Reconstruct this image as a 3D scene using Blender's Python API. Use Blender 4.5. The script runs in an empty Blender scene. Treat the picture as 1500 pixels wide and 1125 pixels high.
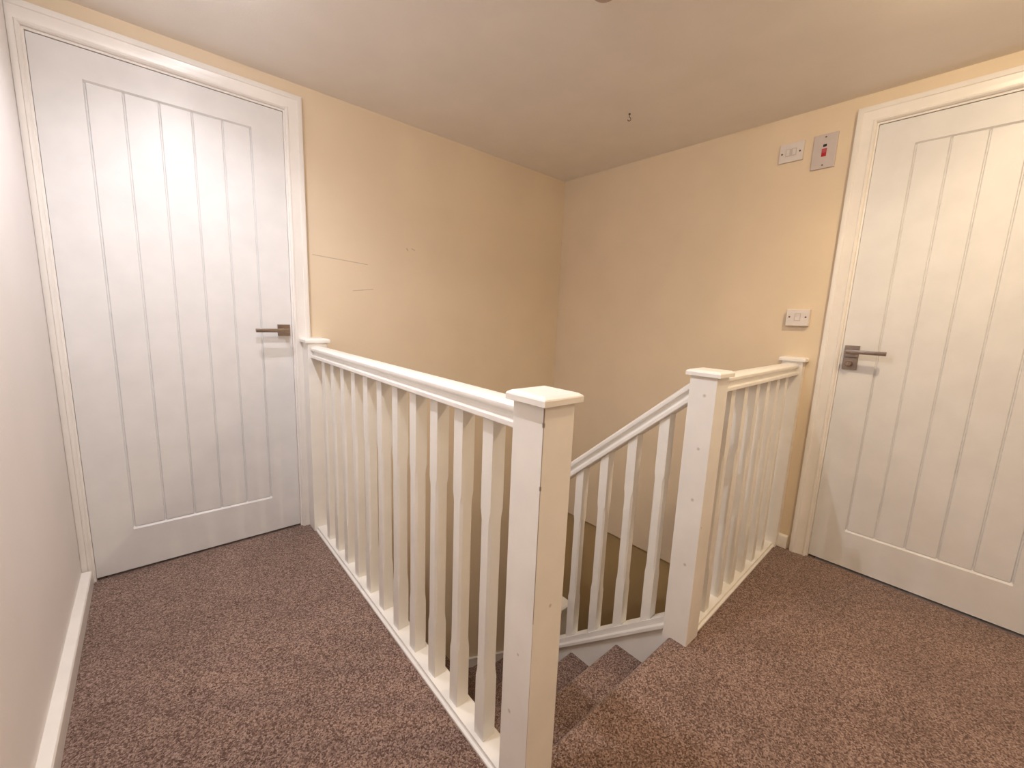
import bpy, bmesh, math, random
from mathutils import Vector, Matrix
random.seed(4)
C = bpy.context.scene.collection
S = bpy.context.scene

# ------------------------------------------------------------------ camera
CAM = Vector((0.2418, -2.2339, 1.1286)); YAW, PITCH, ROLL, FPX = -0.7228, -0.1606, 0.0402, 605.2
F = Vector((-math.sin(YAW)*math.cos(PITCH), math.cos(YAW)*math.cos(PITCH), math.sin(PITCH)))
Rr = Vector((math.cos(YAW), math.sin(YAW), 0)); Uu = Rr.cross(F)
R2 = Rr*math.cos(ROLL) + Uu*math.sin(ROLL); U2 = -Rr*math.sin(ROLL) + Uu*math.cos(ROLL)
cd = bpy.data.cameras.new('camera'); cam = bpy.data.objects.new('camera', cd); C.objects.link(cam)
m = Matrix(((R2.x, U2.x, -F.x, CAM.x), (R2.y, U2.y, -F.y, CAM.y), (R2.z, U2.z, -F.z, CAM.z), (0, 0, 0, 1)))
cam.matrix_world = m
cd.sensor_width = 36; cd.lens = 36*FPX/1500; cd.clip_start = 0.02
S.camera = cam

# ------------------------------------------------------------------ exposure and lights
S.view_settings.view_transform = 'Standard'; S.view_settings.look = 'None'
S.view_settings.gamma = 1; S.view_settings.use_curve_mapping = False
S.view_settings.exposure = 0.42
w = bpy.data.worlds.new('world'); S.world = w; w.use_nodes = True
w.node_tree.nodes['Background'].inputs[0].default_value = (0.5, 0.45, 0.4, 1)
w.node_tree.nodes['Background'].inputs[1].default_value = 0.0

H = 2.135            # ceiling height
LAMPS = [  # x, y, spot watts, glow watts, colour, edge softness
    (0.41, -0.60, 20, 1.3, (0.91, 0.92, 1.0), .90), (0.42, -1.34, 17, 8, (0.96, 0.94, 0.98), .6), (1.86, -2.22, 18, 7.5, (1.0, 0.81, 0.55), .7),
    (0.55, -3.05, 6, 3, (1.0, 0.84, 0.68), .7), (1.86, -3.1, 3.0, 2.5, (1.0, 0.80, 0.58), .7)]  # this pair behind the camera is added as fill light
for lx, ly, e, gl, c, sb in LAMPS:
    ld = bpy.data.lights.new('spot_light', 'SPOT'); ld.energy = e; ld.color = c
    ld.spot_size = math.radians(152); ld.spot_blend = sb; ld.shadow_soft_size = 0.009
    o = bpy.data.objects.new('spot_light', ld); o.location = (lx, ly, H - 0.030); C.objects.link(o)
    gd = bpy.data.lights.new('glow_light', 'POINT'); gd.energy = gl; gd.color = c; gd.shadow_soft_size = 0.009
    o = bpy.data.objects.new('glow_light', gd); o.location = (lx, ly, H - 0.036); C.objects.link(o)

# ------------------------------------------------------------------ materials
def newmat(name, col, rough=0.5, metal=0.0):
    mt = bpy.data.materials.new(name); mt.use_nodes = True
    b = mt.node_tree.nodes['Principled BSDF']
    b.inputs['Base Color'].default_value = (*col, 1); b.inputs['Roughness'].default_value = rough
    b.inputs['Metallic'].default_value = metal
    return mt, mt.node_tree, b
def mottle(nt, b, col, amt=0.04, scale=6, bump=0.0, bscale=180, bdist=0.001):
    n, l = nt.nodes, nt.links
    geo = n.new('ShaderNodeNewGeometry')
    no = n.new('ShaderNodeTexNoise'); no.inputs['Scale'].default_value = scale; no.inputs['Detail'].default_value = 5
    l.new(geo.outputs['Position'], no.inputs['Vector'])
    cr = n.new('ShaderNodeValToRGB'); cr.color_ramp.elements[0].position = .3; cr.color_ramp.elements[1].position = .7
    cr.color_ramp.elements[0].color = (*[c*(1-amt) for c in col], 1); cr.color_ramp.elements[1].color = (*[min(1, c*(1+amt*.6)) for c in col], 1)
    l.new(no.outputs[0], cr.inputs[0]); l.new(cr.outputs[0], b.inputs['Base Color'])
    if bump:
        nb = n.new('ShaderNodeTexNoise'); nb.inputs['Scale'].default_value = bscale; nb.inputs['Detail'].default_value = 4
        l.new(geo.outputs['Position'], nb.inputs['Vector'])
        bp = n.new('ShaderNodeBump'); bp.inputs['Strength'].default_value = bump; bp.inputs['Distance'].default_value = bdist
        l.new(nb.outputs[0], bp.inputs['Height']); l.new(bp.outputs[0], b.inputs['Normal'])
    return geo, cr
def dark_mask(nt, b, src, mask, dark, k):
    mx = nt.nodes.new('ShaderNodeMix'); mx.data_type = 'RGBA'
    ml = nt.nodes.new('ShaderNodeMath'); ml.operation = 'MULTIPLY'; ml.inputs[1].default_value = k; ml.use_clamp = True
    nt.links.new(mask, ml.inputs[0]); nt.links.new(ml.outputs[0], mx.inputs[0])
    nt.links.new(src, mx.inputs[6]); mx.inputs[7].default_value = (*dark, 1)
    nt.links.new(mx.outputs[2], b.inputs['Base Color']); return mx.outputs[2]
def seg_mask(nt, geo, a, c, wd):
    """thin scratch from a to c: 1 near the segment"""
    n, l = nt.nodes, nt.links
    a, c = Vector(a), Vector(c); d = (c-a); L = d.length; d.normalize()
    sub = n.new('ShaderNodeVectorMath'); sub.operation = 'SUBTRACT'; sub.inputs[1].default_value = a
    l.new(geo.outputs['Position'], sub.inputs[0])
    dt = n.new('ShaderNodeVectorMath'); dt.operation = 'DOT_PRODUCT'; dt.inputs[1].default_value = d
    l.new(sub.outputs[0], dt.inputs[0])
    cl = n.new('ShaderNodeClamp'); cl.inputs[1].default_value = 0; cl.inputs[2].default_value = L
    l.new(dt.outputs['Value'], cl.inputs[0])
    sc = n.new('ShaderNodeVectorMath'); sc.operation = 'SCALE'; sc.inputs[0].default_value = d
    l.new(cl.outputs[0], sc.inputs['Scale'])
    s2 = n.new('ShaderNodeVectorMath'); s2.operation = 'DISTANCE'
    l.new(sub.outputs[0], s2.inputs[0]); l.new(sc.outputs[0], s2.inputs[1])
    mr = n.new('ShaderNodeMapRange'); mr.inputs[1].default_value = wd*.4; mr.inputs[2].default_value = wd
    mr.inputs[3].default_value = 1; mr.inputs[4].default_value = 0
    l.new(s2.outputs['Value'], mr.inputs[0]); return mr.outputs[0]
def add_max(nt, sockets):
    r = sockets[0]
    for s in sockets[1:]:
        mm = nt.nodes.new('ShaderNodeMath'); mm.operation = 'MAXIMUM'; nt.links.new(r, mm.inputs[0]); nt.links.new(s, mm.inputs[1]); r = mm.outputs[0]
    return r

CREAM = (0.78, 0.645, 0.47)
wall_m, nt, b = newmat('cream_wall_paint', CREAM, .62)
geo, cr = mottle(nt, b, CREAM, .04, 3, .25, 160, .0012)
msk = add_max(nt, [seg_mask(nt, geo, (.876, 0, 1.392), (1.148, 0, 1.374), .0028), seg_mask(nt, geo, (1.07, 0, 1.232), (1.178, 0, 1.247), .0026),
                   seg_mask(nt, geo, (1.378, 0, 1.487), (1.384, 0, 1.476), .0045), seg_mask(nt, geo, (1.408, 0, 1.49), (1.428, 0, 1.482), .003)])
dark_mask(nt, b, cr.outputs[0], msk, (.35, .28, .2), .55)
wallL_m, nt, b = newmat('cool_lit_wall_paint', (.84, .79, .76), .62); mottle(nt, b, (.84, .79, .76), .03, 3, .25, 160, .0012)  # left wall: cream paint with the cool lamplight put into its colour
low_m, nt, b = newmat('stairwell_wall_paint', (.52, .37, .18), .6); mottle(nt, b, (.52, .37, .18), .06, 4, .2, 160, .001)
ceil_m, nt, b = newmat('ceiling_paint', (.93, .87, .80), .75); mottle(nt, b, (.93, .87, .80), .03, 5, .3, 240, .0012)

def gloss_white(name, col, rough=.3, marks=(), cracks=()):
    mt, nt, b = newmat(name, col, rough)
    geo, cr = mottle(nt, b, col, .045, 9, .12, 60, .001)
    src = cr.outputs[0]
    if marks:
        ms = add_max(nt, [seg_mask(nt, geo, p, (p[0], p[1], p[2]+.001), r) for p, r in marks]); src = dark_mask(nt, b, src, ms, (.35, .25, .16), .5)
    if cracks:
        ms = add_max(nt, [seg_mask(nt, geo, a, c, r) for a, c, r in cracks]); src = dark_mask(nt, b, src, ms, (.12, .08, .05), .85)
    return mt
WHITE = (.88, .85, .80)
trim_m = gloss_white('gloss_white_trim', (.86, .82, .77), .28)
wood_m = gloss_white('gloss_white_wood', WHITE, .32)
door_m = gloss_white('satin_white_door', (.77, .76, .75), .38)
X1, YN, NW = .797, -1.7006, .089
newel_a_m = gloss_white('worn_white_newel', WHITE, .34,
    marks=[((X1, -1.66, .40), .004), ((X1, -1.64, .24), .006), ((X1+.05, YN, .52), .005)],
    cracks=[((X1, YN, .975), (X1, YN, .93), .0026), ((X1, YN, .93), (X1, YN, .50), .0016), ((X1, YN, .50), (X1, YN, .0), .0011),
            ((X1, YN, .928), (X1, YN, .924), .005), ((X1, YN, .80), (X1, YN, .795), .004)])
newel_b_m = gloss_white('plugged_white_newel', WHITE, .34,
    marks=[((1.589, -1.655, z), .0065) for z in (.90, .72, .54, .30)] + [((1.60, -1.691, .45), .004)])
spin_m = gloss_white('white_spindle_paint', (.87, .84, .78), .36)

def carpet(name, c0, c1, c2):
    mt, nt, b = newmat(name, c1, .95)
    n, l = nt.nodes, nt.links
    geo = n.new('ShaderNodeNewGeometry')
    a = n.new('ShaderNodeTexNoise'); a.inputs['Scale'].default_value = 230; a.inputs['Detail'].default_value = 5; a.inputs['Roughness'].default_value = .85
    big = n.new('ShaderNodeTexNoise'); big.inputs['Scale'].default_value = 3.2; big.inputs['Detail'].default_value = 6
    fl = n.new('ShaderNodeTexVoronoi'); fl.inputs['Scale'].default_value = 26
    for t in (a, big, fl): l.new(geo.outputs['Position'], t.inputs['Vector'])
    vo = n.new('ShaderNodeTexVoronoi'); vo.inputs['Scale'].default_value = 270; l.new(geo.outputs['Position'], vo.inputs['Vector'])
    vs = n.new('ShaderNodeSeparateColor'); l.new(vo.outputs['Color'], vs.inputs[0])
    mxv = n.new('ShaderNodeMath'); mxv.operation = 'MULTIPLY_ADD'; mxv.inputs[1].default_value = .34; l.new(vs.outputs[0], mxv.inputs[0])
    ms = n.new('ShaderNodeMath'); ms.operation = 'MULTIPLY_ADD'; ms.inputs[1].default_value = .8; ms.inputs[2].default_value = -.07; l.new(a.outputs[0], ms.inputs[0]); l.new(ms.outputs[0], mxv.inputs[2])
    cr = n.new('ShaderNodeValToRGB'); e = cr.color_ramp.elements
    e[0].position = .32; e[0].color = (*c0, 1); e[1].position = .70; e[1].color = (*c2, 1)
    x = e.new(.5); x.color = (*c1, 1)
    l.new(mxv.outputs[0], cr.inputs[0])
    hs = n.new('ShaderNodeHueSaturation'); l.new(cr.outputs[0], hs.inputs['Color'])
    mr = n.new('ShaderNodeMapRange'); mr.inputs[1].default_value = .3; mr.inputs[2].default_value = .7; mr.inputs[3].default_value = .86; mr.inputs[4].default_value = 1.14
    l.new(big.outputs[0], mr.inputs[0]); l.new(mr.outputs[0], hs.inputs['Value'])
    # stray pale lint specks
    mv = n.new('ShaderNodeMapRange'); mv.inputs[1].default_value = .035; mv.inputs[2].default_value = .06; mv.inputs[3].default_value = 1; mv.inputs[4].default_value = 0
    l.new(fl.outputs['Distance'], mv.inputs[0])
    gt = n.new('ShaderNodeSeparateColor'); l.new(fl.outputs['Color'], gt.inputs[0])
    th = n.new('ShaderNodeMath'); th.operation = 'GREATER_THAN'; th.inputs[1].default_value = .94; l.new(gt.outputs[0], th.inputs[0])
    mm = n.new('ShaderNodeMath'); mm.operation = 'MULTIPLY'; l.new(mv.outputs[0], mm.inputs[0]); l.new(th.outputs[0], mm.inputs[1])
    dark_mask(nt, b, hs.outputs[0], mm.outputs[0], (.5, .42, .36), .7)
    bp = n.new('ShaderNodeBump'); bp.inputs['Strength'].default_value = .5; bp.inputs['Distance'].default_value = .002
    l.new(mxv.outputs[0], bp.inputs['Height']); l.new(bp.outputs[0], b.inputs['Normal'])
    b.inputs['Sheen Weight'].default_value = .25; b.inputs['Sheen Roughness'].default_value = .5
    b.inputs['Specular IOR Level'].default_value = .15
    return mt
carpet_m = carpet('brown_carpet', (.066, .031, .020), (.205, .127, .098), (.42, .30, .245))
nickel_m, nt, b = newmat('brushed_nickel', (.30, .245, .21), .36, 1.0); mottle(nt, b, (.30, .245, .21), .1, 60)
strip_m, nt, b = newmat('silver_threshold', (.62, .60, .62), .3, 1.0); mottle(nt, b, (.62, .6, .62), .06, 40)
plastic_m, nt, b = newmat('white_plastic', (.74, .68, .64), .35); mottle(nt, b, (.74, .68, .64), .02, 20)
steel_m, nt, b = newmat('grey_plate', (.58, .51, .48), .4); mottle(nt, b, (.58, .51, .48), .03, 20)
red_m, nt, b = newmat('red_rocker', (.42, .006, .012), .3); mottle(nt, b, (.42, .006, .012), .05, 60)
black_m, nt, b = newmat('black_insert', (.015, .012, .012), .4); mottle(nt, b, (.015, .012, .012), .05, 60)
dark_m, nt, b = newmat('dark_screw', (.12, .09, .07), .4, .6); mottle(nt, b, (.12, .09, .07), .05, 60)
fit_m, nt, b = newmat('aged_plastic', (.55, .42, .36), .5); mottle(nt, b, (.55, .42, .36), .05, 20)
lens_m, nt, b = newmat('lamp_lens', (1, 1, 1), .4); mottle(nt, b, (.9, .9, .9), .02, 20)
b.inputs['Emission Color'].default_value = (1, .93, .85, 1); b.inputs['Emission Strength'].default_value = 12

# ------------------------------------------------------------------ mesh helpers
def bx(bm, x0, x1, y0, y1, z0, z1, bev=0.0):
    vs = [bm.verts.new((x, y, z)) for x in (x0, x1) for y in (y0, y1) for z in (z0, z1)]
    q = [(0, 1, 3, 2), (4, 6, 7, 5), (0, 4, 5, 1), (2, 3, 7, 6), (0, 2, 6, 4), (1, 5, 7, 3)]
    fs = [bm.faces.new([vs[i] for i in f]) for f in q]
    if bev:
        es = set(e for f in fs for e in f.edges)
        bmesh.ops.bevel(bm, geom=list(es), offset=bev, segments=2, affect='EDGES', profile=.5)
    return bm
def prism(bm, pts, axis, a0, a1):
    """pts: 2-D outline in the two remaining axes (in xyz order), pushed along axis; a0/a1 may be callables of the point"""
    def mk(p, a):
        a = a(p) if callable(a) else a
        return {'x': (a, p[0], p[1]), 'y': (p[0], a, p[1]), 'z': (p[0], p[1], a)}[axis]
    A = [bm.verts.new(mk(p, a0)) for p in pts]; B = [bm.verts.new(mk(p, a1)) for p in pts]
    bm.faces.new(A); bm.faces.new(B[::-1])
    for i in range(len(pts)):
        j = (i+1) % len(pts); bm.faces.new((A[i], B[i], B[j], A[j]))
    return bm
def cyl(bm, c, r, h, axis='z', seg=32, r2=None):
    r2 = r if r2 is None else r2
    rot = {'z': Matrix(), 'x': Matrix.Rotation(math.pi/2, 4, 'Y'), 'y': Matrix.Rotation(math.pi/2, 4, 'X')}[axis]
    bmesh.ops.create_cone(bm, cap_ends=True, segments=seg, radius1=r, radius2=r2, depth=h, matrix=Matrix.Translation(c) @ rot)
    return bm
def obj(name, bm, mat, parent=None, smooth=False):
    bmesh.ops.recalc_face_normals(bm, faces=bm.faces)
    if parent is not None:
        pl = Vector(parent.get('wloc', (0, 0, 0))); bmesh.ops.translate(bm, verts=bm.verts, vec=-pl)
    me = bpy.data.meshes.new(name); bm.to_mesh(me); bm.free(); me.materials.append(mat)
    if smooth:
        for p in me.polygons: p.use_smooth = True
        me.set_sharp_from_angle(angle=math.radians(smooth if smooth > 1 else 35))
    o = bpy.data.objects.new(name, me); C.objects.link(o)
    if parent is not None: o.parent = parent
    return o
def recenter(o):
    """give a parentless mesh an origin at its base centre"""
    me = o.data; xs = [v.co for v in me.vertices]
    c = Vector(((min(v.x for v in xs)+max(v.x for v in xs))/2, (min(v.y for v in xs)+max(v.y for v in xs))/2, min(v.z for v in xs)))
    me.transform(Matrix.Translation(-c)); o.location = c; return o
EMPT = []
def thing(name, loc, label=None, cat=None, group=None, kind=None):
    o = bpy.data.objects.new(name, None); C.objects.link(o); o.empty_display_size = .1
    o.location = loc; o['wloc'] = list(loc); EMPT.append(o)
    if label: o['label'] = label
    if cat: o['category'] = cat
    if group: o['group'] = group
    if kind: o['kind'] = kind
    return o
def struct(name, bm, mat, smooth=False):
    o = obj(name, bm, mat, None, smooth); o['kind'] = 'structure'; return o
BM = bmesh.new

# ------------------------------------------------------------------ key dimensions
L = 2.659; XL = -.03; YB = -3.7
D1 = .0074; DW = .762; DT = 1.999; D2 = -1.7965     # doors: left x, width, leaf top, door 2 near-corner edge
X2, Y2 = 1.589, -1.691                               # second newel
TW = .12                                             # wall thickness
GOING, RISE = .230, .2
LOWZ = -2.6

# ------------------------------------------------------------------ room shell
bm = BM(); prism(bm, [(XL-TW, YB-TW), (L+TW, YB-TW), (L+TW, TW), (XL-TW, TW)], 'z', H, H+.1); struct('ceiling', bm, ceil_m)
bm = BM()   # landing floor: L-shaped, with the rounded carpet nosing at the stair head
prism(bm, [(XL, YB), (L, YB), (L, -1.625), (X2+.045, -1.625), (X2+.045, -1.690), (X1+.075, -1.690), (X1+.075, 0), (XL, 0)], 'z', -.03, 0)
nose = []
for i in range(9):
    t = math.pi/2 - math.pi*i/8; nose.append((-1.640+.017*math.cos(t), -.017+.017*math.sin(t)))
prism(bm, [(-1.690, 0)] + nose + [(-1.645, -.034), (-1.645, -.20), (-1.690, -.20)], 'x', X1+.075, X2+.045)
struct('floor', bm, carpet_m, 40)
bm = BM()
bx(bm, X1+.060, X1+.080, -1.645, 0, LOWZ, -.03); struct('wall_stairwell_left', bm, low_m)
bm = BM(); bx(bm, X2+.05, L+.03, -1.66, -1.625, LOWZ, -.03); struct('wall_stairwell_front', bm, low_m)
bm = BM(); bx(bm, X1-.2, L+.3, -1.7, .2, LOWZ-.1, LOWZ); o = struct('floor_lower', bm, carpet_m); o.name = 'floor_2'

# back wall with door 1 opening (y = 0)
bm = BM()
ox0, ox1, oz = D1-.012, D1+DW+.012, DT+.012
bx(bm, XL-TW, ox0, 0, TW, -.03, H); bx(bm, ox1, L+TW, 0, TW, LOWZ, H); bx(bm, ox0, ox1, 0, TW, oz, H)
struct('wall_back', bm, wall_m)
# right wall with door 2 opening (x = L); the plaster stops just below floor level and the wall under it steps back
bm = BM()
oy1, oy0 = D2+.012, D2-DW-.012
bx(bm, L, L+TW, oy1, .0, -.395, H); bx(bm, L, L+TW, YB-TW, oy0, -.05, H); bx(bm, L, L+TW, oy0, oy1, oz, H)
struct('wall_right', bm, wall_m)
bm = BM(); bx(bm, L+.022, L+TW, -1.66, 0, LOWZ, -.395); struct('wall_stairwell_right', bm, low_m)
bm = BM(); bx(bm, XL-TW, XL, YB-TW, 0, -.05, H); struct('wall_left', bm, wallL_m)
bm = BM(); bx(bm, XL, L, YB-TW, YB, -.05, H); struct('wall_front', bm, wall_m)

# skirting boards
def skirt(name, pts, axis, a0, a1):
    bm = BM(); prism(bm, pts, axis, a0, a1); return struct(name, bm, trim_m, 30)
SK = [(0, 0), (.016, 0), (.016, .082), (.0145, .086), (.009, .092), (.004, .094), (0, .094)]
skirt('baseboard_left', [(XL, 0), (XL+.029, 0), (XL+.029, .058), (XL+.026, .063), (XL+.020, .065), (XL, .066)], 'y', YB, -.025)
skirt('baseboard_right', [(-0+L-u, v*.72) for u, v in SK], 'y', -1.704, -1.655)
skirt('baseboard_right_2', [(L-u, v) for u, v in SK], 'y', YB, D2-DW-.083)
skirt('baseboard_front', [(YB+u, v) for u, v in SK], 'x', XL, L)

# architraves
AP = [(0, 0), (.069, 0), (.069, .020), (.064, .022), (.050, .022), (.047, .019), (.040, .0175), (.030, .016), (.020, .0135), (.013, .012), (.011, .015), (.006, .0155), (.003, .013), (0, .008)]
def architrave(name, lo, hi, top, wall, plane, clip_lo=None):
    """mitred surround: profile (distance from opening, thickness); wall 'y' (back wall) or 'x' (right wall)"""
    bm = BM()
    def P(u, z, t):
        return (u, plane-t, z) if wall == 'y' else (plane-t, u, z)
    rings = []
    for corner in range(4):
        ring = []
        for d, t in AP:
            if corner == 0: u, z = lo-d, 0
            elif corner == 1: u, z = lo-d, top+d
            elif corner == 2: u, z = hi+d, top+d
            else: u, z = hi+d, 0
            if clip_lo is not None: u = max(u, clip_lo)
            ring.append(bm.verts.new(P(u, z, t)))
        rings.append(ring)
    n = len(AP)
    for a, c in zip(rings, rings[1:]):
        for i in range(n):
            j = (i+1) % n; bm.faces.new((a[i], c[i], c[j], a[j]))
    bm.faces.new(rings[0]); bm.faces.new(rings[3][::-1])
    bmesh.ops.remove_doubles(bm, verts=bm.verts, dist=1e-6)
    return struct(name, bm, trim_m, 25)
architrave('trim_1', D1-.008, D1+DW+.008, DT+.010, 'y', 0, XL)
architrave('trim_2', D2-DW-.008, D2+.008, DT+.010, 'x', L)
# door linings (reveals)
def lining(name, lo, hi, top, wall, plane):
    bm = BM(); s = .011
    for a, c, z0, z1 in ((lo-s, lo-.001, 0, top+s), (hi+.001, hi+s, 0, top+s), (lo-.001, hi+.001, top+.002, top+s)):
        if wall == 'y': bx(bm, a, c, plane-.0005, plane+TW, z0, z1)
        else: bx(bm, plane-.0005, plane+TW, a, c, z0, z1)
    # stop behind the leaf
    for a, c, z0, z1 in ((lo-.001, lo+.012, 0, top+.002), (hi-.012, hi+.001, 0, top+.002), (lo, hi, top-.012, top+.002)):
        if wall == 'y': bx(bm, a, c, plane+.048, plane+TW, z0, z1)
        else: bx(bm, plane+.048, plane+TW, a, c, z0, z1)
    return struct(name, bm, trim_m)
lining('trim_3', D1, D1+DW, DT, 'y', 0)
lining('trim_4', D2-DW, D2, DT, 'x', L)

# ------------------------------------------------------------------ doors: five grooved boards sunk in one panel
def door_leaf_bm():
    """front in local x (0..DW), z (0..height), y = 0 facing -y; thickness +y"""
    bm = BM(); g = .010; Ht = DT-.012
    px0, px1, pz0, pz1 = .124, DW-.124, .182, Ht-.106
    gx = [px0+.004 + i*(px1-px0-.008)/5 for i in range(6)]
    xs = {0, DW, px0-.006, px0, px1, px1+.006}
    for q in gx: xs |= {q-.0042, q-.0012, q+.0012, q+.0042}
    zs = [0, pz0-.008, pz0, pz0+.003, pz0+.006, pz1-.006, pz1-.003, pz1, pz1+.006, Ht]
    xs = sorted(xs)
    def depth(x, z):
        if x < px0-1e-6 or x > px1+1e-6 or z < pz0-1e-6 or z > pz1+1e-6: return 0
        d = .0036
        if z <= pz0+1e-6: d = .0065
        if z >= pz1-1e-6: d = .0065
        if pz0+.002 < z < pz1-.002:
            for q in gx:
                if abs(x-q) < .0015: d = max(d, .0095)
        return d
    V = [[bm.verts.new((x, .004+depth(x, z), z)) for z in zs] for x in xs]
    for i in range(len(xs)-1):
        for j in range(len(zs)-1): bm.faces.new((V[i][j], V[i+1][j], V[i+1][j+1], V[i][j+1]))
    # back and rim
    Bk = [[bm.verts.new((x, .039, z)) for z in (0, Ht)] for x in (0, DW)]
    bm.faces.new((Bk[0][0], Bk[0][1], Bk[1][1], Bk[1][0]))
    bm.faces.new([V[i][0] for i in range(len(xs))] + [Bk[1][0], Bk[0][0]])
    bm.faces.new([V[i][-1] for i in range(len(xs))][::-1] + [Bk[0][1], Bk[1][1]])
    bm.faces.new([V[0][j] for j in range(len(zs))][::-1] + [Bk[0][0], Bk[0][1]])
    bm.faces.new([V[-1][j] for j in range(len(zs))] + [Bk[1][1], Bk[1][0]])
    return bm
def door(name, loc, rotz):
    d = thing(name, loc, kind='structure'); d['wloc'] = [0, 0, 0]; d.rotation_euler.z = rotz
    obj('door_leaf', door_leaf_bm(), door_m, d)
    return d
door1 = door('door_1', (D1, 0, .012), 0)
# door 2 faces -x: local x runs towards -y
door2 = door('door_2', (L, D2, .012), -math.pi/2)
def lever_handle(d, rx, rz, s, mats, lock=False):
    """square rose at local (rx, rz); lever points along s*x; local coordinates of the leaf (y=.004 is the face)"""
    h = bpy.data.objects.new('door_handle', None); C.objects.link(h); h.parent = d; h.empty_display_size = .05
    a = .0265
    bm = BM(); bx(bm, rx-a, rx+a, -.006, .004, rz-a, rz+a, .001); obj('rose', bm, nickel_m, h)
    bm = BM(); cyl(bm, (rx, -.025, rz), .0095, .045, 'y', 24)
    bx(bm, min(rx-s*.012, rx+s*.125), max(rx-s*.012, rx+s*.125), -.058, -.044, rz-.0085, rz+.0085, .0015)
    obj('lever', bm, nickel_m, h, 30)
    if lock:
        z2 = rz-.056
        bm = BM(); bx(bm, rx-a, rx+a, -.006, .004, z2-a, z2+a, .001); obj('turn_plate', bm, nickel_m, h)
        bm = BM(); cyl(bm, (rx-.002, -.014, z2), .0125, .018, 'y', 24); cyl(bm, (rx-.002, -.025, z2), .0125, .004, 'y', 24, .009); bx(bm, rx-.005, rx+.001, -.030, -.024, z2-.011, z2+.011, .001)
        obj('turn_knob', bm, nickel_m, h, 30)
lever_handle(door1, .733-D1, 1.011, -1, None)
lever_handle(door2, .0365, 1.023, 1, None, True)
# threshold strips in the two doorways
bm = BM(); prism(bm, [(L-.004, 0), (L+.03, 0), (L+.03, .004), (L+.013, .0065), (L-.004, .004)], 'y', D2-DW, D2-.03)
o = recenter(obj('threshold_strip', bm, strip_m)); o['label'] = 'silver metal threshold strip in the gap beneath the right-hand door with the lock'; o['category'] = 'threshold strip'
bm = BM(); prism(bm, [(.012, 0), (.034, 0), (.034, .003), (.023, .005), (.012, .003)], 'x', D1+.03, D1+DW)
o = recenter(obj('threshold_strip', bm, strip_m)); o['label'] = 'thin silver threshold strip under the white door at the left'; o['category'] = 'threshold strip'
# dark floor behind both doors so that the gap under each reads as a gap
bm = BM(); bx(bm, D1-.01, D1+DW+.01, 0, TW, -.03, 0); o = struct('floor_3', bm, carpet_m)
bm = BM(); bx(bm, L, L+TW, D2-DW-.01, D2+.01, -.03, 0); o = struct('floor_4', bm, carpet_m)

# ------------------------------------------------------------------ newel posts
def newel(x0, y0, zt, zb, label, mat=wood_m, sx=NW, sy=NW, cap_ov=.012, wall=None, group=None):
    """square post with a bevelled cap, outer corner x0,y0 (minimum); wall: side on which the cap stops flush"""
    t = thing('newel_post', (x0+sx/2, y0+sy/2, zb), label, 'newel post', group)
    bm = BM(); bx(bm, x0, x0+sx, y0, y0+sy, zb, zt-.020, .0015); obj('post', bm, mat, t)
    ax0, ax1, ay0, ay1 = x0-cap_ov, x0+sx+cap_ov, y0-cap_ov, y0+sy+cap_ov
    if wall == 'y': ay1 = y0+sy
    if wall == 'x': ax1 = x0+sx
    bm = BM(); z0 = zt-.022
    lay = [(0.001, z0), (0, z0+.001), (0, z0+.012), (.0015, z0+.0150), (.009, z0+.0195), (.011, z0+.0200)]
    rings = []
    for ins, z in lay:
        i1 = 0 if wall == 'y' else ins; i2 = 0 if wall == 'x' else ins
        rings.append([bm.verts.new(p) for p in ((ax0+ins, ay0+ins, z), (ax1-i2, ay0+ins, z), (ax1-i2, ay1-i1, z), (ax0+ins, ay1-i1, z))])
    bm.faces.new(rings[0][::-1]); bm.faces.new(rings[-1])
    for a, c in zip(rings, rings[1:]):
        for i in range(4):
            j = (i+1) % 4; bm.faces.new((a[i], a[j], c[j], c[i]))
    obj('newel_cap', bm, mat, t)
    return t
newel(X1, YN, .985, -.26, 'large white square newel post nearest the viewer, scuffed, with a cracked front corner', newel_a_m)
newel(X2, Y2, .985, -.26, 'white newel post at the head of the sloping stair rail, plugged holes down its face', newel_b_m)
newel(.8085, -.105, .990, 0, 'white newel post against the wall beside the left door frame', sy=.105, wall='y')
newel(L-.046, -1.664, .992, 0, 'white half newel post on the wall below the single light switch', sx=.046, wall='x')
newel(X2, -.88, .41, -1.25, 'lower newel post where the sloping rail ends, mostly hidden behind the nearest post')
newel(1.844, -.885, -.461, -1.60, 'small lower newel post deep in the stairwell, its cap corner peeping past the nearest post', cap_ov=.015)

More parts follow.
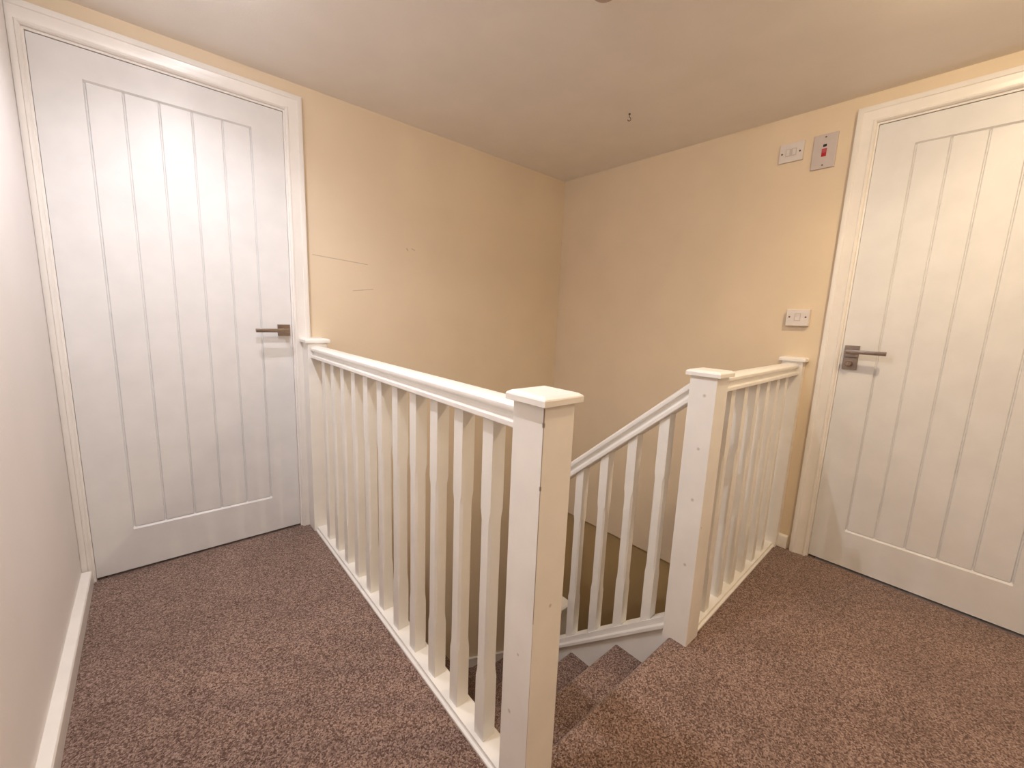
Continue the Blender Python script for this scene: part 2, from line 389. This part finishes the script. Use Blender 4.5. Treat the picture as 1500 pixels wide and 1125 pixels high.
# ------------------------------------------------------------------ handrails, base rails, spindles
RW, RH = .0325, .055
RP = [(-.020, .055), (-.027, .0525), (-.0315, .048), (-.0325, .042), (-.031, .0365), (-.023, .034), (-.0185, .029), (-.0185, .022), (-.0225, .0165), (-.031, .0155), (-.0325, .013), (-.0325, .003), (-.030, 0)]
RP = RP + [(-a, c) for a, c in RP[::-1]]
BP = [(-.0325, 0), (-.0325, .006), (-.030, .0085), (-.027, .0095), (-.0255, .0125), (-.0255, .020), (.0255, .020), (.0255, .0125), (.027, .0095), (.030, .0085), (.0325, .006), (.0325, 0)]
def sweep(name, prof, p0, p1, mat, parent, plumb=True, vscale=1.0, cut0=None):
    """profile (across, up) swept from p0 to p1 with vertical end cuts"""
    bm = BM(); p0, p1 = Vector(p0), Vector(p1); d = p1-p0; side = Vector((d.y, -d.x, 0)).normalized()
    A = [bm.verts.new(p0+side*a+Vector((0, 0, h*vscale))) for a, h in prof]
    B = [bm.verts.new(p1+side*a+Vector((0, 0, h*vscale))) for a, h in prof]
    bm.faces.new(A); bm.faces.new(B[::-1])
    for i in range(len(prof)):
        j = (i+1) % len(prof); bm.faces.new((A[i], B[i], B[j], A[j]))
    return obj(name, bm, mat, parent, 30)
def spindle_mesh(h, slope=0.0, axis='y', z1=.175, z2=.645, name='spindle'):
    """stop-chamfered 41 mm square spindle, origin at its base centre; ends sheared along the slope"""
    bm = BM(); a = .0195; c = .0062
    def ring(z, ch, end=0):
        ch = max(ch, .0006)
        pts = [(-a, -a+ch), (-a+ch, -a), (a-ch, -a), (a, -a+ch), (a, a-ch), (a-ch, a), (-a+ch, a), (-a, a-ch)]
        return [bm.verts.new((x, y, z+(slope*(y if axis == 'y' else x) if end else 0))) for x, y in pts]
    rs = [ring(0, 0, 1), ring(z1, 0), ring(z1+.018, c*.75), ring(z1+.03, c), ring(z2-.03, c), ring(z2-.018, c*.75), ring(z2, 0), ring(h, 0, 1)]
    bm.faces.new(rs[0][::-1]); bm.faces.new(rs[-1])
    for p, q in zip(rs, rs[1:]):
        for i in range(8):
            j = (i+1) % 8; bm.faces.new((p[i], p[j], q[j], q[i]))
    bmesh.ops.recalc_face_normals(bm, faces=bm.faces)
    me = bpy.data.meshes.new(name); bm.to_mesh(me); bm.free(); me.materials.append(spin_m); return me
def place_spindles(me, parent, pts, rot=0.0):
    pl = Vector(parent['wloc'])
    first = bpy.data.objects.new('spindle', me); C.objects.link(first); first.parent = parent
    first.location = Vector(pts[0])-pl; first.rotation_euler.z = rot
    for p in pts[1:]:
        o = first.copy(); C.objects.link(o); o.parent = parent; o.location = Vector(p)-pl

# left landing run: from the wall newel to the large newel
def xr(y): return .853 + (.8415-.853)*(y+.09)/(-1.56)
t = thing('balustrade', (.845, -.86, 0), 'long level white balustrade of eleven spindles along the left landing', 'balustrade')
sweep('handrail', RP, (xr(-.106), -.106, .895), (xr(-1.611), -1.611, .895), wood_m, t)
sweep('base_rail', [(a*1.18, h) for a, h in BP], (xr(-.106), -.106, 0), (xr(-1.611), -1.611, 0), wood_m, t)
place_spindles(spindle_mesh(.876), t, [(xr(y), y, .020) for y in [-.25-.1246*i for i in range(11)]], .0074)
# right landing run
def yr(x): return -1.6465 + .027*(x-1.678)/(.935)
t = thing('balustrade', (2.145, -1.635, 0), 'short level white balustrade between the plugged newel post and the right wall', 'balustrade')
sweep('handrail', RP, (1.678, yr(1.678), .905), (2.613, yr(2.613), .905), wood_m, t)
sweep('base_rail', [(a*1.18, h) for a, h in BP], (1.678, yr(1.678), 0), (2.613, yr(2.613), 0), wood_m, t)
place_spindles(spindle_mesh(.886), t, [(x, yr(x), .020) for x in [1.812+.134*i for i in range(6)]], .029)
# sloping run down the stair
SL = RISE/GOING
def zr(y): return .869 + SL*(-1.602-y)
XC = X2+NW/2
VS = math.sqrt(1+SL*SL)
t = thing('balustrade', (XC, -1.24, -.7), 'sloping white balustrade going down beside the stairs, its spindles stepping lower', 'balustrade')
sweep('handrail', RP, (XC, -1.602, zr(-1.602)), (XC, -.791-.089, zr(-.88)), wood_m, t, vscale=VS)
def zb(y): return .012 + SL*(-1.602-y)
sweep('base_rail', [(a*1.05, h*1.8) for a, h in BP], (XC, -1.602, zb(-1.602)), (XC, -.88, zb(-.88)), wood_m, t, vscale=1.3)
sp = [-1.515+.1215*i for i in range(6)]
me = spindle_mesh(.869-.012-.047, -SL, 'y', .20, .60, 'sloping_spindle')
place_spindles(me, t, [(XC, y, zb(y)+.046) for y in sp])
# lower run deep in the well
t = thing('balustrade', (1.80, -.84, -1.2), 'short lower balustrade deep in the stairwell, hidden behind the nearest newel post', 'balustrade')
SL2 = .87
def z3(x): return -.10 - SL2*(x-1.678)
sweep('handrail', RP, (1.678, -.84, -.36), (1.843, -.84, -.36-SL2*.165), wood_m, t, vscale=VS)
sweep('base_rail', BP, (1.678, -.84, -1.22), (1.843, -.84, -1.22-SL2*.165), wood_m, t, vscale=1.3)
place_spindles(spindle_mesh(.84, -SL2, 'x', .2, .62, 'lower_spindle'), t, [(1.76, -.84, -1.22-SL2*.082+.02)])

# ------------------------------------------------------------------ staircase
st = thing('staircase', (1.24, -.8, LOWZ), 'brown carpeted stairs turning down between the white balustrades', 'stairs')
XS0, XS1 = X1+.090, X2+.024
def straight_tread(k):
    z = -RISE*k; y0 = -1.625-.0-.02+GOING*(k-1); yn = -1.625+GOING*k     # back edge (riser face above) .. nose
    bm = BM(); r = .016; pts = [(y0-.004, z), (yn-r, z)]
    for i in range(1, 9):
        t_ = math.pi/2 - math.pi*i/8; pts.append((yn-r+r*math.cos(t_), z-r+r*math.sin(t_)))
    pts += [(yn-.020, z-2*r), (yn-.020, z-RISE), (y0-.004, z-RISE)]
    prism(bm, pts, 'x', XS0, XS1); obj('carpeted_tread', bm, carpet_m, st, 40)
for k in (1, 2, 3): straight_tread(k)
yw = -1.625+GOING*3-.02       # riser line below the third tread
PV = (XS1, yw)
for k, poly in ((4, [PV, (XS0, yw), (XS0, -.47)]), (5, [PV, (XS0, -.47), (XS0, -.001), (1.14, -.001)]), (6, [PV, (1.14, -.001), (XS1+.01, -.001), (XS1+.01, yw)])):
    bm = BM(); z = -RISE*k; prism(bm, poly, 'z', z-RISE, z); obj('carpeted_tread', bm, carpet_m, st)
for x0, x1, z in ((XS1+.010, 1.80, -1.425), (1.80, 2.03, -1.515), (2.03, 2.27, -1.61), (2.27, L+.02, -1.72)):
    bm = BM(); bx(bm, x0, x1, -.80, -.001, z-.2, z); obj('carpeted_tread', bm, carpet_m, st)
# right-hand string of the upper flight
bm = BM()
ya, yb_ = -1.602, -.88
prism(bm, [(ya, zb(ya)+.004), (yb_, zb(yb_)+.004), (yb_, zb(yb_)-.36), (ya, zb(ya)-.36)], 'x', X2+.024, X2+.056)
obj('string', bm, wood_m, st)
# left-hand wall string, mostly hidden
bm = BM(); prism(bm, [(-1.61, -.02), (-.9, -.02-SL*.71), (-.9, -.36-SL*.71), (-1.61, -.36)], 'x', XS0, XS0+.012); obj('string', bm, wood_m, st)
# skirting string on the back wall of the winders
bm = BM()
def zs(x): return -1.345-.41*(x-1.676)
prism(bm, [(1.0, zs(1.0)), (2.5, zs(2.5)), (2.5, zs(2.5)-.075), (1.0, zs(1.0)-.075)], 'y', -.022, -.001)
obj('string', bm, trim_m, st)

# ------------------------------------------------------------------ switches on the right wall
def plate(name, yc, zc, wy, wz, depth, label, cat, mat):
    t = thing(name, (L, yc, zc-wz/2), label, cat)
    bm = BM(); bx(bm, L-depth, L, yc-wy/2, yc+wy/2, zc-wz/2, zc+wz/2, .0018); obj('plate', bm, mat, t)
    return t
def screw(t, y, z, d, r=.0040):
    bm = BM(); cyl(bm, (L-d-.0003, y, z), r, .0016, 'x', 16); obj('screw', bm, dark_m, t)
def rocker(t, y, z, d, wy, wz, mat=None, name='rocker'):
    bm = BM(); e = .0035
    prism(bm, [(L-d+.001, z-wz/2), (L-d-e*.35, z-wz/2), (L-d-e*.2, z), (L-d-e, z+wz/2), (L-d+.001, z+wz/2)], 'y', y-wy/2, y+wy/2)
    obj(name, bm, mat or plastic_m, t)
def surround(t, y, z, d, wy, wz):
    bm = BM(); bx(bm, L-d-.0012, L-d+.001, y-wy/2, y+wy/2, z-wz/2, z+wz/2, .0005); obj('rocker_frame', bm, steel_m, t)
t = plate('light_switch', -1.477, 1.968, .101, .086, .010, 'white two-rocker light switch high on the wall, left of the red switch', 'light switch', plastic_m)
for dy in (.014, -.012): rocker(t, -1.477+dy, 1.968, .010, .013, .026)
surround(t, -1.476, 1.968, .0095, .046, .034); screw(t, -1.438, 1.966, .010); screw(t, -1.513, 1.966, .010)
t = plate('isolator_switch', -1.611, 1.940, .092, .150, .008, 'tall grey-white switch plate with a red rocker beside the right door frame', 'switch', steel_m)
rocker(t, -1.611, 1.934, .008, .019, .034, red_m, 'red_rocker'); t.children[-1]['label'] = 'red rocker'
bm = BM(); bx(bm, L-.0092, L-.007, -1.611-.007, -1.611+.007, 1.959, 1.970, .0004); o = obj('indicator', bm, black_m, t); o['label'] = 'small black indicator window'
screw(t, -1.611, 2.001, .008, .0036); screw(t, -1.611, 1.880, .008, .0036)
t = plate('light_switch', -1.606, 1.181, .096, .080, .022, 'white single-rocker light switch on the wall above the half newel post', 'light switch', plastic_m)
rocker(t, -1.606, 1.184, .022, .019, .032); surround(t, -1.606, 1.184, .0215, .026, .038)
screw(t, -1.572, 1.184, .022); screw(t, -1.640, 1.184, .022)

# ------------------------------------------------------------------ ceiling hook and round fitting
def tube(bm, pts, r, seg=8):
    prev = None
    for i, p in enumerate(pts):
        p = Vector(p); d = (Vector(pts[min(i+1, len(pts)-1)])-Vector(pts[max(i-1, 0)])).normalized()
        u = d.cross(Vector((.3, .9, .1))).normalized(); v = d.cross(u)
        ring = [bm.verts.new(p+(u*math.cos(6.2832*k/seg)+v*math.sin(6.2832*k/seg))*r) for k in range(seg)]
        if prev:
            for k in range(seg): bm.faces.new((prev[k], prev[(k+1) % seg], ring[(k+1) % seg], ring[k]))
        else: bm.faces.new(ring)
        prev = ring
    bm.faces.new(prev[::-1])
hx, hy = 2.10, -.918
ca, sa = math.cos(-.72), math.sin(-.72)
hk = [(hx, hy, H+.002), (hx, hy, H-.014)]
for i in range(10):
    a = math.radians(90 - i*28); hk.append((hx+ca*.008*math.cos(a), hy+sa*.008*math.cos(a), H-.024+.009*math.sin(a)))
bm = BM(); tube(bm, hk, .0016); cyl(bm, (hx, hy, H-.002), .005, .004, 'z', 16)
o = recenter(obj('ceiling_hook', bm, dark_m, None, 40)); o['label'] = 'tiny dark metal cup hook screwed into the ceiling above the stairwell'; o['category'] = 'hook'
fx, fy = 1.365, -1.315
t = thing('ceiling_fitting', (fx, fy, H-.028), 'round beige ceiling fitting cut off by the top edge of the view', 'ceiling fitting')
bm = BM(); cyl(bm, (fx, fy, H-.004), .052, .008, 'z', 40); obj('base_plate', bm, fit_m, t, 30)
bm = BM(); cyl(bm, (fx, fy, H-.017), .036, .018, 'z', 40, .046); obj('cover', bm, fit_m, t, 30)

# ------------------------------------------------------------------ recessed ceiling spotlights (just outside the frame; the two behind the viewer are added fill)
where = ['in front of the left door', 'above the middle of the left landing', 'in front of the right door', 'added as fill behind the viewer on the left', 'added as fill behind the viewer on the right']
for (lx, ly, e, gl, c, sb), wh in zip(LAMPS, where):
    t = thing('ceiling_spotlight', (lx, ly, H-.008), 'round white ceiling spotlight ' + wh, 'ceiling light', 'ceiling spotlights')
    bm = BM(); n = 32
    prof = [(.028, H), (.042, H), (.042, H-.003), (.036, H-.007), (.030, H-.007), (.028, H-.003)]
    rings = [[bm.verts.new((lx+r*math.cos(6.28319*k/n), ly+r*math.sin(6.28319*k/n), z)) for k in range(n)] for r, z in prof]
    for i in range(len(prof)):
        a, c2 = rings[i], rings[(i+1) % len(prof)]
        for k in range(n): bm.faces.new((a[k], a[(k+1) % n], c2[(k+1) % n], c2[k]))
    obj('bezel', bm, trim_m, t, 30)
    bm = BM(); cyl(bm, (lx, ly, H-.002), .0275, .003, 'z', 32); obj('lens', bm, lens_m, t)

for o in EMPT:
    if 'wloc' in o: del o['wloc']
